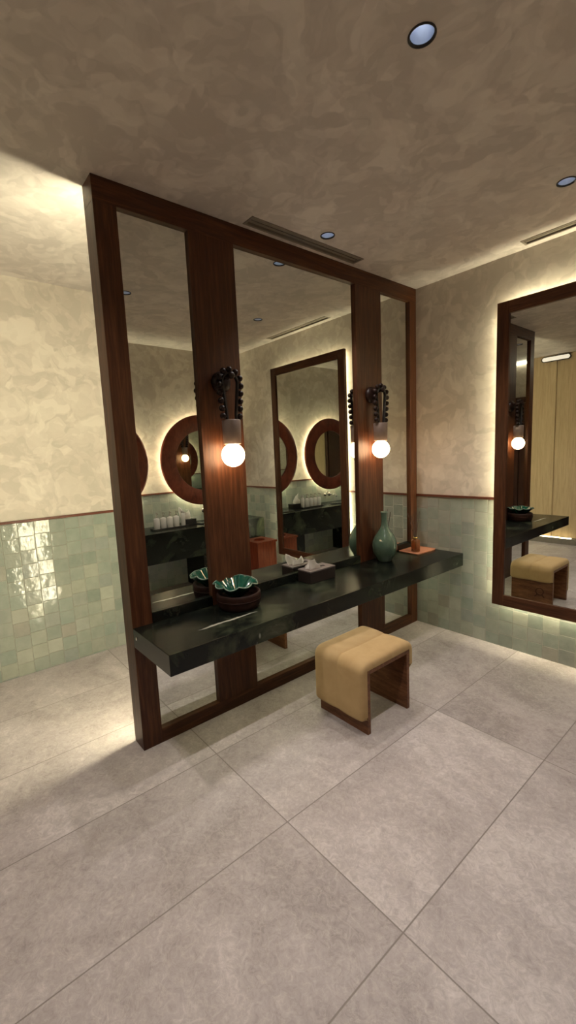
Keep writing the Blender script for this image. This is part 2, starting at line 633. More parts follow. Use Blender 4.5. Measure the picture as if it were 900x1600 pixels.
def copy_tree(src, loc, label, group=None):
    r = src.copy()
    COL.objects.link(r)
    r.location = loc
    r['label'] = label
    if group:
        r['group'] = group
    for ch in list(src.children):
        c = ch.copy()
        COL.objects.link(c)
        c.parent = r
        for g in list(ch.children):
            d = g.copy()
            COL.objects.link(d)
            d.parent = c
    return r


# ------------------------------------------------------------------ the room
DOWN = [(0.222, -1.307), (1.365, -2.012), (1.365, -0.665), (0.36, -3.22), (1.365, -3.36)]
RL = 0.043

bm = bmesh.new()
loops = [[(LX, EY), (WX, EY), (WX, 0), (LX, 0)]]
for x, y in DOWN:
    loops.append([(x + RL * math.cos(2 * PI * k / 28), y + RL * math.sin(2 * PI * k / 28)) for k in range(28)])
VENTS = [(0.046, 0.122, -1.82, -0.86), (0.935, 1.885, -0.146, -0.078)]
for x0, x1, y0, y1 in VENTS:
    loops.append([(x0, y0), (x1, y0), (x1, y1), (x0, y1)])
es = []
for lp in loops:
    vs = [bm.verts.new((p[0], p[1], H)) for p in lp]
    for k in range(len(vs)):
        es.append(bm.edges.new((vs[k], vs[(k + 1) % len(vs)])))
bmesh.ops.triangle_fill(bm, use_beauty=True, edges=es)
ceil = link('ceiling', bm, 'ceiling')
struct(ceil, 'mottled grey brown trowelled plaster ceiling', 'ceiling')

fl = box('floor', LX - 0.05, WX + 0.05, EY - 0.05, 0.05, -0.05, 0.0, 'floor')
struct(fl, 'floor of large greige stone tiles with thin dark joints', 'floor')

wb = struct(box('wall_back', LX - 0.1, WX + 0.1, 0.0, 0.1, ZT, H + 0.1, 'plaster'), 'plastered wall carrying the tall backlit mirror', 'wall')
struct(box('tile_dado', LX - 0.1, WX + 0.1, 0.0, 0.1, -0.05, ZT, 'tile_x', wb))
wl = struct(box('wall_left', LX - 0.1, LX, EY, 0.0, ZT, H + 0.1, 'plaster'), 'bright plastered wall behind the partition, left edge of the view', 'wall')
struct(box('tile_dado', LX - 0.1, LX, EY, 0.0, -0.05, ZT, 'tile_y', wl))
wr = struct(box('wall_right', WX, WX + 0.1, EY, 0.0, ZT, H + 0.1, 'plaster'), 'plastered wall with the round mirrors, seen in the reflections', 'wall')
struct(box('tile_dado', WX, WX + 0.1, EY, 0.0, -0.05, ZT, 'tile_y', wr))
we = struct(box('wall_end', LX - 0.1, WX + 0.1, EY - 0.1, EY, -0.05, H + 0.1, 'plaster'), 'far end wall seen reflected in the tall backlit mirror', 'wall')

# dado trims
t1 = struct(box('trim_1', LX, WX, -0.014, 0.0, ZT - 0.004, ZT + 0.016, 'trim_wood', None, 0.003), 'thin dark red wooden strip above the tiles of the back wall', 'trim')
t2 = struct(box('trim_2', LX, LX + 0.014, EY, -0.014, ZT - 0.004, ZT + 0.016, 'trim_wood', None, 0.003), 'thin dark red wooden strip above the tiles of the left wall', 'trim')
t3 = struct(box('trim_3', WX - 0.014, WX, EY, -0.014, ZT - 0.004, ZT + 0.016, 'trim_wood', None, 0.003), 'thin dark wooden strip behind the round mirrors', 'trim')

# pale veneer on the end wall, floating over a lit plinth
vp = struct(box('veneer_panel', -0.72, -0.36, EY, EY + 0.10, 0.097, H, 'veneer', we))
vp2 = struct(box('veneer_panel', -0.36, 0.045, EY, EY + 0.06, 0.097, H, 'veneer', we))
bb = struct(box('baseboard_end', -0.72, 0.045, EY, EY + 0.16, 0.0, 0.095, 'base_stone'), 'grey plinth under the pale veneer panels', 'baseboard')
struct(box('led_strip', -0.70, -0.05, EY + 0.125, EY + 0.15, 0.095, 0.107, 'led_base', bb))


def door(name, x0, x1, label, loc=(0, EY, 0), rz=0.0):
    o = bpy.data.objects.new(name, None)
    COL.objects.link(o)
    o.location = loc
    o.rotation_euler = (0, 0, rz)
    struct(o, label, 'door')
    bm = bmesh.new()
    a_box(bm, x0, x0 + 0.09, 0, 0.06, 0, 2.41, 0.004)
    a_box(bm, x1 - 0.09, x1, 0, 0.06, 0, 2.41, 0.004)
    a_box(bm, x0, x1, 0, 0.065, 2.32, 2.41, 0.004)
    link('door_frame', bm, 'door_wood', o)
    bm = bmesh.new()
    a_box(bm, x0 + 0.095, x1 - 0.095, 0, 0.035, 0.005, 2.315, 0.003)
    for z0, z1 in ((0.15, 1.05), (1.2, 2.2)):
        a_box(bm, x0 + 0.2, x1 - 0.2, 0.034, 0.042, z0, z1, 0.003)
    leaf = link('door_leaf', bm, 'door_wood', o)
    bm = bmesh.new()
    a_lathe(bm, [(0, 0.036), (0.024, 0.036), (0.024, 0.044), (0.009, 0.046), (0.009, 0.085), (0, 0.085)], (x0 + 0.145, 0, 1.02), 20, 'Y')
    a_tube(bm, [(x0 + 0.145, 0.08, 1.02), (x0 + 0.26, 0.08, 1.02)], 0.009)
    link('door_handle', bm, 'dark_metal', leaf, True)
    return o


door('door_1', -1.50, -0.74, 'dark wooden door reflected behind the partition')
door('door_2', 0.05, 0.97, 'dark wooden door beside the pale veneer panels, seen in the round mirrors')
door('door_3', 0.975, 1.895, 'dark wooden door farther from the pale veneer panels')


# ceiling-high light strip along the end wall
struct(box('led_strip', 0.06, 1.80, EY + 0.01, EY + 0.04, H - 0.05, H - 0.015, 'led_cove', we))
struct(box('led_strip', LX + 0.02, -0.74, EY + 0.01, EY + 0.04, H - 0.05, H - 0.015, 'led_cove', we))

pl = thing('wall_light', 'white pill shaped light just below the ceiling, reflected in the tall mirror', 'light', (-0.37, EY + 0.10, 2.94))


def pill(bm, w, h, y0, y1, n=14):
    pts = []
    for k in range(n + 1):
        a = -PI / 2 + PI * k / n
        pts.append((w / 2 - h / 2 + h / 2 * math.cos(a), h / 2 * math.sin(a)))
    for k in range(n + 1):
        a = PI / 2 + PI * k / n
        pts.append((-w / 2 + h / 2 + h / 2 * math.cos(a), h / 2 * math.sin(a)))
    a = [bm.verts.new((x, y0, z)) for x, z in pts]
    b = [bm.verts.new((x, y1, z)) for x, z in pts]
    bm.faces.new(a)
    bm.faces.new(list(reversed(b)))
    for k in range(len(a)):
        bm.faces.new((a[k], a[(k + 1) % len(a)], b[(k + 1) % len(a)], b[k]))


bm = bmesh.new()
pill(bm, 0.42, 0.085, 0.0, 0.02)
link('housing', bm, 'dark_metal', pl)
bm = bmesh.new()
pill(bm, 0.39, 0.06, 0.02, 0.028)
link('diffuser', bm, 'pill', pl)

# ------------------------------------------------------------------ downlights and slot diffusers
DL_LAB = ['black rimmed round downlight nearest the top rail of the mirror partition',
          'largest round ceiling downlight, near the top of the view',
          'round ceiling downlight at the right edge of the view, near the back wall vent',
          'round ceiling downlight off the near end of the partition',
          'round ceiling downlight behind the camera']
dl0 = None
for i, (x, y) in enumerate(DOWN):
    if dl0 is None:
        dl0 = thing('downlight', DL_LAB[0], 'downlight', (x, y, H), 'recessed ceiling downlights')
        lathe('rim', [(RL + 0.004, 0.0), (RL + 0.004, -0.003), (RL - 0.001, -0.004), (RL - 0.004, 0.004), (RL - 0.004, 0.02), (RL, 0.02), (RL, 0.0), (RL + 0.004, 0.0)], 'dark_metal', dl0, n=32)
        lathe('reflector', [(RL - 0.004, 0.004), (RL - 0.008, 0.03), (RL - 0.016, 0.062), (0.0205, 0.075)], 'reflector', dl0, n=32)
        lathe('lens', [(0.0, 0.070), (0.014, 0.071), (0.021, 0.076), (0.021, 0.082), (0.0, 0.082)], 'lens', dl0, n=24)
    else:
        copy_tree(dl0, (x, y, H), DL_LAB[i])
    ld = bpy.data.lights.new('spot_lamp', 'SPOT')
    ld.energy = SPOT_POWER
    ld.color = SPOT_COL
    ld.spot_size = math.radians(100)
    ld.spot_blend = 0.65
    ld.shadow_soft_size = 0.012
    lo = bpy.data.objects.new('spot_lamp', ld)
    COL.objects.link(lo)
    lo.location = (x, y, H - 0.004)

VL = ['brown slot air vent in the ceiling along the top of the mirror partition', 'brown slot air vent in the ceiling along the back wall']
for (x0, x1, y0, y1), lab in zip(VENTS, VL):
    v = thing('ceiling_vent', lab, 'vent', ((x0 + x1) / 2, (y0 + y1) / 2, H), 'slot air vents')
    w, d = (x1 - x0) / 2, (y1 - y0) / 2
    bm = bmesh.new()
    f = 0.012
    a_box(bm, -w - f, w + f, -d - f, -d + 0.002, -0.004, 0.012, 0.001)
    a_box(bm, -w - f, w + f, d - 0.002, d + f, -0.004, 0.012, 0.001)
    a_box(bm, -w - f, -w + 0.002, -d, d, -0.004, 0.012, 0.001)
    a_box(bm, w - 0.002, w + f, -d, d, -0.004, 0.012, 0.001)
    link('frame', bm, 'vent', v)
    bm = bmesh.new()
    a_box(bm, -w, w, -d, d, 0.045, 0.05)
    link('backing', bm, 'vent_dark', v)
    for s in (-0.40, 0.40):
        bm = bmesh.new()
        if w < d:
            a_box(bm, s * w - w * 0.30, s * w + w * 0.30, -d, d, 0.006, 0.010, 0.001)
        else:
            a_box(bm, -w, w, s * d - d * 0.30, s * d + d * 0.30, 0.006, 0.010, 0.001)
        link('blade', bm, 'vent', v)

# ------------------------------------------------------------------ the mirror partition
pt = thing('mirror_partition', 'floor to ceiling dark wooden partition framing three tall mirror panes', 'partition', (0, 0, 0))
YN = -L
S = [(-2.685, -2.571), (-2.182, -1.884), (-0.800, -0.492), (-0.096, -0.002)]
ZB, ZTP = 0.083, 2.884
box('stile', -T, 0.0, S[0][0], S[0][1], 0.0, ZTP, 'wood_v', pt, 0.003)
box('stile', -0.09, 0.0, S[1][0], S[1][1], ZB, ZTP, 'wood_v', pt, 0.002)
box('stile', -0.09, 0.0, S[2][0], S[2][1], ZB, ZTP, 'wood_v', pt, 0.002)
box('stile', -T, 0.0, S[3][0], S[3][1], 0.0, ZTP, 'wood_v', pt, 0.003)
box('top_rail', -T, 0.0, -L, -0.002, ZTP, H - 0.001, 'wood_h', pt, 0.002)
box('bottom_rail', -T, 0.0, S[0][1], S[3][0], 0.0, ZB, 'wood_h', pt, 0.002)
box('back_panel', -T, -0.09, S[0][1], S[3][0], ZB, ZTP, 'wood_v', pt)
for a, b in ((0, 1), (1, 2), (2, 3)):
    box('mirror_pane', -0.09, -0.022, S[a][1], S[b][0], ZB, ZTP, 'mirror', pt)
box('led_strip', -T - 0.014, -T, -2.62, -2.595, 0.12, H - 0.12, 'led_rear', pt)

# ------------------------------------------------------------------ counter with upstand
ZC, TC, DC = 0.727, 0.107, 0.4546
ct = thing('vanity_countertop', 'long black green marble counter projecting from the mirror partition', 'counter', (0, 0, ZC))
bm = bmesh.new()
a_box(bm, 0.0005, DC, -L, -0.002, -TC, 0.0, 0.0025)
link('slab', bm, 'marble', ct)
box('led_strip', 0.012, 0.030, -L + 0.12, -0.12, -TC - 0.012, -TC, 'led_under', ct)
UPL = ['low black marble upstand under the narrow near mirror pane', 'long low black marble upstand under the wide centre mirror pane',
       'low black marble upstand under the narrow far mirror pane']
for (a, b), lab in zip(((0, 1), (1, 2), (2, 3)), UPL):
    up = box('stone_upstand', -0.0215, -0.0005, S[a][1] + 0.001, S[b][0] - 0.001, ZC, ZC + 0.058, 'marble', None, 0.002)
    tag(up, lab, 'upstand', 'stone upstands under the mirror panes')
lathe('end_cap', [(0, -L - 0.003), (0.008, -L - 0.003), (0.009, -L + 0.001), (0, -L + 0.001)], 'chrome', ct, (0.045, 0, -0.045), 20, 'Y')

# ------------------------------------------------------------------ wall lamps
bead_bm = bmesh.new()
bmesh.ops.create_uvsphere(bead_bm, u_segments=20, v_segments=12, radius=0.0185)
bead_me = None


def lamp(y, label):
    global bead_me
    t = thing('beaded_wall_lamp', label, 'lamp', (0, y, 1.64), 'beaded globe wall lamps')
    lathe('backplate', [(0, 0.0005), (0.060, 0.0005), (0.064, 0.010), (0.060, 0.026), (0.044, 0.040), (0.026, 0.046), (0, 0.047)], 'bead_wood', t, (0, 0, 0.43), 36, 'X')
    lathe('arm', [(0, 0.03), (0.016, 0.03), (0.015, 0.07), (0.019, 0.082), (0.019, 0.090), (0.014, 0.096), (0.014, 0.122), (0.020, 0.126), (0.020, 0.136), (0.010, 0.142), (0, 0.142)], 'bead_wood', t, (0, 0, 0.455), 24, 'X')
    # loop of beads hung over the tip of the arm and gathered at the socket, parallel to the wall
    def loop_pt(u, inset):
        # u 0..1 from the left side of the socket, over the top, to the right side
        v = abs(2 * u - 1)                      # 1 at the socket, 0 at the top
        sgn = -1 if u < 0.5 else 1
        hw = (0.076 - inset) * min(1.0, math.sin(min(v / 0.42, 1.0) * PI / 2)) * (1 - 0.24 * max(0, (v - 0.42) / 0.58)) - inset * 0.35 * max(0, (v - 0.42) / 0.58)
        z = 0.490 - inset * 0.9 - (0.075 - inset) * (1 - math.cos(min(v / 0.42, 1.0) * PI / 2)) - max(0, v - 0.42) / 0.58 * 0.190
        return Vector((0.108, sgn * hw, z))
    P = [loop_pt(k / 120, 0.0) for k in range(121)]
    cum = [0.0]
    for a, b in zip(P, P[1:]):
        cum.append(cum[-1] + (b - a).length)
    nb = int(cum[-1] / 0.0415)
    bm = bmesh.new()
    Q = [loop_pt(k / 80, 0.024) for k in range(81)]
    Q = [Vector((q.x, q.y, 0.2045)) if i in (0, 80) else q for i, q in enumerate(Q)]
    prev = None
    for i, q in enumerate(Q):
        t_ = (Q[min(i + 1, 80)] - Q[max(i - 1, 0)]).normalized()
        nrm = Vector((0, -t_.z, t_.y)) * 0.005
        wx = Vector((0.011, 0, 0))
        ring = [bm.verts.new(q + nrm + wx), bm.verts.new(q + nrm - wx), bm.verts.new(q - nrm - wx), bm.verts.new(q - nrm + wx)]
        if prev:
            for k in range(4):
                bm.faces.new((prev[k], prev[(k + 1) % 4], ring[(k + 1) % 4], ring[k]))
        else:
            bm.faces.new(ring)
        prev = ring
    bm.faces.new(prev)
    st = link('strap', bm, 'cord', t)
    for k in range(nb + 1):
        d = cum[-1] * k / nb
        j = max(i for i in range(len(cum)) if cum[i] <= d + 1e-9)
        j = min(j, len(P) - 2)
        p = P[j].lerp(P[j + 1], (d - cum[j]) / max(1e-9, cum[j + 1] - cum[j]))
        if bead_me is None:
            o = link('bead', bead_bm, 'bead_wood', st, True)
            bead_me = o.data
        else:
            o = bpy.data.objects.new('bead', bead_me)
            COL.objects.link(o)
            o.parent = st
        o.location = p
    lathe('socket', [(0, 0.205), (0.050, 0.205), (0.055, 0.200), (0.054, 0.14), (0.052, 0.066), (0.046, 0.064), (0.046, 0.07), (0, 0.07)], 'socket', t, (0.1, 0, 0), 36)
    bm = bmesh.new()
    bmesh.ops.create_uvsphere(bm, u_segments=40, v_segments=24, radius=0.069)
    for v in bm.verts:
        v.co.x += 0.1
    link('bulb', bm, 'bulb', t, True)
    return t


lamp(-2.037, 'wooden beaded wall lamp with glowing globe, the nearer one, above the green bowl')
lamp(-0.645, 'wooden beaded wall lamp with glowing globe, the farther one, above the celadon vase')

# ------------------------------------------------------------------ stool
sx0, sx1 = 0.388, 0.778
sy0, sy1, sz = -1.668, -1.262, 0.392
tw = 0.026
st = thing('upholstered_stool', 'mustard velvet waterfall stool on a dark wooden U frame in front of the counter', 'stool', (0, 0, 0))
box('side_panel', sx0, sx1, sy0, sy0 + tw, 0.0, sz - tw, 'stool_wood', st, 0.002)
sp = box('side_panel', sx0, sx1, sy1 - tw, sy1, 0.0, sz - tw, 'stool_wood', st, 0.002)
box('seat_board', sx0, sx1, sy0, sy1, sz - tw, sz, 'stool_wood', st, 0.002)
# ring emblem carved in the far panel
bm = bmesh.new()
a_tube(bm, [(0.66 + 0.035 * math.cos(2 * PI * k / 28), sy1 + 0.0005, 0.16 + 0.035 * math.sin(2 * PI * k / 28)) for k in range(28)], 0.003, 6, True)
for dx in (-0.03, 0.03):
    a_tube(bm, [(0.66 + dx * 0.7, sy1 + 0.0005, 0.13), (0.66 + dx * 1.5, sy1 + 0.0005, 0.105)], 0.003, 6)
link('emblem', bm, 'terracotta', sp, True)


def cushion():
    th = 0.046
    ro = 0.062
    # outer outline in y-z from near bottom, over the top, to far bottom, with its inward normal
    zn, zf = 0.092, 0.272
    out = []

    def add(y, z, ny, nz):
        out.append((y, z, ny, nz))
    Y0, Y1, Z1 = sy0 - th, sy1 + th, sz + th
    for k in range(5):
        a = -PI / 2 - (PI / 2) * k / 4
        add(Y0 + 0.020 + 0.020 * math.cos(a) , zn + 0.020 + 0.020 * math.sin(a), math.cos(a), math.sin(a))
    for k in range(1, 10):
        add(Y0, zn + 0.02 + (Z1 - ro - zn - 0.02) * k / 10, -1, 0)
    for k in range(9):
        a = PI - (PI / 2) * k / 8
        add(Y0 + ro + ro * math.cos(a), Z1 - ro + ro * math.sin(a), math.cos(a), math.sin(a))
    for k in range(1, 14):
        add(Y0 + ro + (Y1 - Y0 - 2 * ro) * k / 14, Z1, 0, 1)
    for k in range(9):
        a = PI / 2 - (PI / 2) * k / 8
        add(Y1 - ro + ro * math.cos(a), Z1 - ro + ro * math.sin(a), math.cos(a), math.sin(a))
    for k in range(1, 5):
        add(Y1, Z1 - ro - (Z1 - ro - zf - 0.02) * k / 5, 1, 0)
    for k in range(5):
        a = 0 - (PI / 2) * k / 4
        add(Y1 - 0.020 + 0.020 * math.cos(a), zf + 0.020 + 0.020 * math.sin(a), math.cos(a), math.sin(a))
    e = 0.0004
    innr = [(sy1 + e, zf), (sy1 + e, sz + e), (sy0 - e, sz + e), (sy0 - e, zn)]
    bm = bmesh.new()
    X0, X1 = sx0 - 0.004, sx1 + 0.002
    xs = [0, .008, .02, .04, .07, .11, .2, .3, .4, .45, .475, .49, .5, .51, .525, .55, .6, .7, .8, .89, .93, .96, .98, .992, 1]
    rings = []
    for u in xs:
        x = X0 + (X1 - X0) * u
        ed = min(u, 1 - u) * (X1 - X0)
        r = 0.026
        o = -(r - math.sqrt(max(0, r * r - (r - min(ed, r)) ** 2)))
        du = abs(u - 0.5) * (X1 - X0)
        seam = -0.005 * math.exp(-(du / 0.006) ** 2) - 0.0015 * math.exp(-(du / 0.03) ** 2)
        crown = 0.005 * math.sin(PI * min(1, 2 * min(u, 1 - u)))
        rg = []
        for (y, z, ny, nz) in out:
            s = seam if z > 0.36 else 0.0
            rg.append(bm.verts.new((x, y + ny * (o + s + crown), z + nz * (o + s + crown))))
        for y, z in innr:
            rg.append(bm.verts.new((x, y, z)))
        rings.append(rg)
    n = len(rings[0])
    for a, b in zip(rings, rings[1:]):
        for k in range(n):
            bm.faces.new((a[k], a[(k + 1) % n], b[(k + 1) % n], b[k]))
    no = len(out)
    ys = [p[0] for p in out]
    zs = [p[1] for p in out]

    def inner_of(k):
        y, z = ys[k], zs[k]
        if k < 5:
            return (sy0 - e, zn + 0.0001 * k)
        if k >= no - 5:
            return (sy1 + e, zf + 0.0001 * (no - 1 - k))
        if z <= sz - 0.01 and y < sy0:
            return (sy0 - e, z)
        if z <= sz - 0.01 and y > sy1:
            return (sy1 + e, z)
        return (min(max(y, sy0 - e), sy1 + e), sz + e)
    for rg in (rings[0], rings[-1]):
        x = rg[0].co.x
        inn = [bm.verts.new((x, *inner_of(k))) for k in range(no)]
        for k in range(no - 1):
            bm.faces.new((rg[k], rg[k + 1], inn[k + 1], inn[k]))
    return bm


cu = link('cushion', cushion(), 'fabric', st, True)

# ------------------------------------------------------------------ tall backlit mirror on the back wall


def rect_mirror(name, label, x0, x1, z0, z1, fw=0.088):
    t = thing(name, label, 'mirror', ((x0 + x1) / 2, 0, z0))
    w, h = (x1 - x0) / 2, z1 - z0
    yf, yb = -0.082, -0.045
    box('frame_side', -w, -w + fw, yf, yb, 0, h, 'wood_v', t, 0.003)
    box('frame_side', w - fw, w, yf, yb, 0, h, 'wood_v', t, 0.003)
    box('frame_top', -w + fw, w - fw, yf, yb, h - fw, h, 'wood_x', t, 0.003)
    box('frame_bottom', -w + fw, w - fw, yf, yb, 0, fw, 'wood_x', t, 0.003)
    box('mirror_pane', -w + fw, w - fw, yf + 0.014, yb, fw, h - fw, 'mirror', t)
    box('mounting_box', -w + 0.06, w - 0.06, yb, -0.0005, 0.06, h - 0.06, 'black', t)
    e = 0.047
    bm = bmesh.new()
    a_box(bm, -w + e, -w + e + 0.012, yb + 0.006, yb + 0.028, e, h - e)
    a_box(bm, w - e - 0.012, w - e, yb + 0.006, yb + 0.028, e, h - e)
    a_box(bm, -w + e + 0.012, w - e - 0.012, yb + 0.006, yb + 0.028, h - e - 0.012, h - e)
    a_box(bm, -w + e + 0.012, w - e - 0.012, yb + 0.006, yb + 0.028, e, e + 0.012)
    link('led_strip', bm, 'led', t)
    return t


rect_mirror('tall_mirror', 'tall dark framed mirror glowing from behind on the back wall', 0.742, 1.945, 0.372, 2.660)

# ------------------------------------------------------------------ round backlit mirrors over the sinks
RO, RI = 0.585, 0.385


def round_mirror(y, label):
    t = thing('round_mirror', label, 'mirror', (WX, y, 1.60), 'round backlit mirrors above the sinks')
    lathe('frame', [(RI, -0.058), (RI, -0.090), (RI + 0.004, -0.094), (RO - 0.02, -0.082), (RO, -0.074), (RO, -0.062), (RO - 0.01, -0.055), (RI, -0.055), (RI, -0.058)], 'wood_ring', t, n=96, axis='X')
    lathe('mirror_pane', [(0, -0.072), (RI, -0.072), (RI, -0.056), (0, -0.056)], 'mirror', t, n=96, axis='X', smooth=False)
    lathe('mounting_disc', [(0, -0.055), (RO - 0.07, -0.055), (RO - 0.07, -0.0005), (0, -0.0005)], 'black', t, n=64, axis='X')
    lathe('led_ring', [(RO - 0.069, -0.048), (RO - 0.056, -0.048), (RO - 0.056, -0.026), (RO - 0.069, -0.026), (RO - 0.069, -0.048)], 'led', t, n=72, axis='X')
    return t


round_mirror(-0.61, 'round wooden framed backlit mirror nearer the tall mirror, seen in the centre pane')
round_mirror(-1.93, 'round wooden framed backlit mirror cut by the near stile of the partition in reflection')

# ------------------------------------------------------------------ sink counter on the opposite wall
SX, SZ0, SZ1 = 2.33, 0.455, 0.805
SY0 = -2.75
sk = thing('sink_counter', 'black stone sink counter below the round mirrors, seen in the reflections', 'counter', (0, 0, 0))
box('top_slab', SX, WX - 0.0015, SY0, -0.002, SZ1 - 0.03, SZ1, 'marble', sk, 0.002)
box('apron', SX, SX + 0.03, SY0, -0.002, SZ0, SZ1 - 0.03, 'marble', sk, 0.002)
box('underside', SX + 0.03, WX - 0.0015, SY0, -0.002, SZ0, SZ0 + 0.02, 'marble', sk)
for y in (-0.80, -2.10):
    box('support_panel', SX + 0.06, WX - 0.0015, y - 0.11, y + 0.11, 0.0, SZ0, 'marble', sk, 0.002)
for y, lab in ((-0.61, 'shallow black stone basin under the round mirror nearer the tall mirror'), (-1.93, 'shallow black stone basin farther from the back wall')):
    ba = thing('basin', lab, 'basin', (SX + 0.25, y, SZ1), 'black stone basins')
    bm = bmesh.new()
    r = [(0, 0.0), (0.25, 0.0), (0.26, 0.004), (0.262, 0.010), (0.250, 0.012), (0.235, 0.008), (0.10, 0.005), (0, 0.004)]
    a_lathe(bm, r, (0, 0, 0), 48)
    for v in bm.verts:
        v.co.x *= 0.62
    link('body', bm, 'bowl_dark', ba, True)
    lathe('drain', [(0, 0.004), (0.02, 0.005), (0.022, 0.008), (0.018, 0.010), (0, 0.010)], 'chrome', ba, n=20)


def faucet(y, label):
    t = thing('wall_faucet', label, 'faucet', (WX, y, 0.93), 'chrome faucets')
    lathe('wall_plate', [(0, -0.001), (0.030, -0.001), (0.030, -0.010), (0, -0.012)], 'chrome', t, n=28, axis='X')
    tube('spout', [(-0.008, 0, 0), (-0.12, 0, 0), (-0.155, 0, -0.004), (-0.170, 0, -0.018), (-0.172, 0, -0.035)], 0.013, 'chrome', t, 14)
    lathe('wall_plate', [(0, -0.001), (0.026, -0.001), (0.026, -0.010), (0, -0.012)], 'chrome', t, (0, 0.10, 0), 28, 'X')
    tube('lever', [(-0.008, 0.10, 0), (-0.045, 0.10, 0), (-0.055, 0.10, 0.01), (-0.058, 0.10, 0.07)], 0.009, 'chrome', t, 12)
    return t


faucet(-0.61, 'chrome wall faucet under the round mirror nearer the tall mirror')
faucet(-1.93, 'chrome wall faucet under the round mirror farther from the back wall')


def tissue_shape(w, h, seed):
    """a folded sheet standing out of the slot: two gently curved leaves of real thickness"""
    rnd = random.Random(seed)
    bm = bmesh.new()
    for s, lean, hh in ((1, 0.65, h), (-1, 0.15, h * 0.72)):
        nu, nv = 10, 10
        g = []
        for i in range(nu + 1):
            u = i / nu
            row = []
            for j in range(nv + 1):
                v = j / nv
                width = w * (0.75 + 0.35 * v - 0.5 * v * v)
                top = hh * (1 - 0.45 * (u if s > 0 else 1 - u))
                yy = (u - 0.5) * width - lean * v * 0.05
                xx = s * (0.012 + 0.018 * math.sin(v * 2.0)) + 0.008 * math.sin(u * 7 + s + v * 2)
                row.append(bm.verts.new((xx, yy, v * top - 0.004)))
            g.append(row)
        for i in range(nu):
            for j in range(nv):
                bm.faces.new((g[i][j], g[i + 1][j], g[i + 1][j + 1], g[i][j + 1]))
    bmesh.ops.solidify(bm, geom=bm.faces[:], thickness=0.0012)
    return bm


def tissue_box(label, loc, w, d, h, body_mat, lid_mat, rz=0.0, th=0.095):
    t = thing('tissue_box', label, 'tissue box', loc, rz=rz)
    box('body', -w / 2, w / 2, -d / 2, d / 2, 0, h - 0.008, body_mat, t, 0.003)
    bm = bmesh.new()
    sl, sw = d * 0.30, 0.016
    a_box(bm, -w / 2, -sw, -d / 2, d / 2, h - 0.008, h)
    a_box(bm, sw, w / 2, -d / 2, d / 2, h - 0.008, h)
    a_box(bm, -sw, sw, -d / 2, -sl, h - 0.008, h)
    a_box(bm, -sw, sw, sl, d / 2, h - 0.008, h)
    bmesh.ops.remove_doubles(bm, verts=bm.verts[:], dist=0.0005)
    lid = link('lid', bm, lid_mat, t)
    box('slot', -sw, sw, -sl, sl, h - 0.0085, h - 0.006, 'black', t)
    ts = link('tissue', tissue_shape(0.14, th, 3), 'tissue', t, True)
    ts.location = (0, -0.035, h - 0.006)
    return t


tissue_box('grey brown tissue box with white tissue on the mirror partition counter', (0.070, -1.362, ZC), 0.132, 0.248, 0.088, 'leather_box', 'box_lid')
tissue_box('black tissue box with white tissue on the sink counter, reflected beside the dispensers', (2.64, -0.953, SZ1), 0.12, 0.155, 0.075, 'black_box', 'black_box', 0.0, 0.17)

# dispensers on a tray
dt = thing('dispenser_tray', 'dark tray under the white pump bottles on the sink counter', 'tray', (2.58, -1.24, SZ1))
bm = bmesh.new()
a_box(bm, -0.065, 0.065, -0.22, 0.22, 0.0, 0.010, 0.003)
link('base', bm, 'black_box', dt)
bm = bmesh.new()
for q in ((-0.065, -0.057, -0.22, 0.22), (0.057, 0.065, -0.22, 0.22), (-0.057, 0.057, -0.22, -0.212), (-0.057, 0.057, 0.212, 0.22)):
    a_box(bm, q[0], q[1], q[2], q[3], 0.010, 0.018, 0.001)
link('rim', bm, 'black_box', dt)
disp = None
ords = ['first', 'second', 'third', 'fourth']
for k in range(4):
    y = -1.40 + 0.083 * k
    lab = 'white pump bottle, %s in its row counting away from the tissue box' % ords[3 - k]
    if disp is None:
        disp = thing('pump_bottle', lab, 'bottle', (2.575, y, SZ1 + 0.010), 'white pump bottles')
        lathe('body', [(0, 0), (0.034, 0), (0.036, 0.004), (0.036, 0.118), (0.032, 0.128), (0.014, 0.132), (0.012, 0.136), (0, 0.136)], 'white_ceramic', disp, n=32)
        lathe('collar', [(0, 0.136), (0.013, 0.136), (0.013, 0.150), (0.005, 0.153), (0.004, 0.185), (0, 0.185)], 'chrome', disp, n=20)
        tube('nozzle', [(0.006, 0, 0.188), (-0.012, 0, 0.190), (-0.038, 0, 0.186), (-0.044, 0, 0.178)], 0.005, 'chrome', disp, 10)
    else:
        copy_tree(disp, (2.575, y, SZ1 + 0.010), lab)
sb = thing('tall_bottle', 'slim frosted white bottle at the end of the dispenser tray', 'bottle', (2.575, -1.062, SZ1 + 0.010))
lathe('body', [(0, 0), (0.026, 0), (0.028, 0.004), (0.028, 0.13), (0.020, 0.155), (0, 0.157)], 'white_ceramic', sb, n=28)
lathe('cap', [(0, 0.157), (0.019, 0.157), (0.019, 0.18), (0.016, 0.184), (0, 0.185)], 'white_ceramic', sb, n=24)

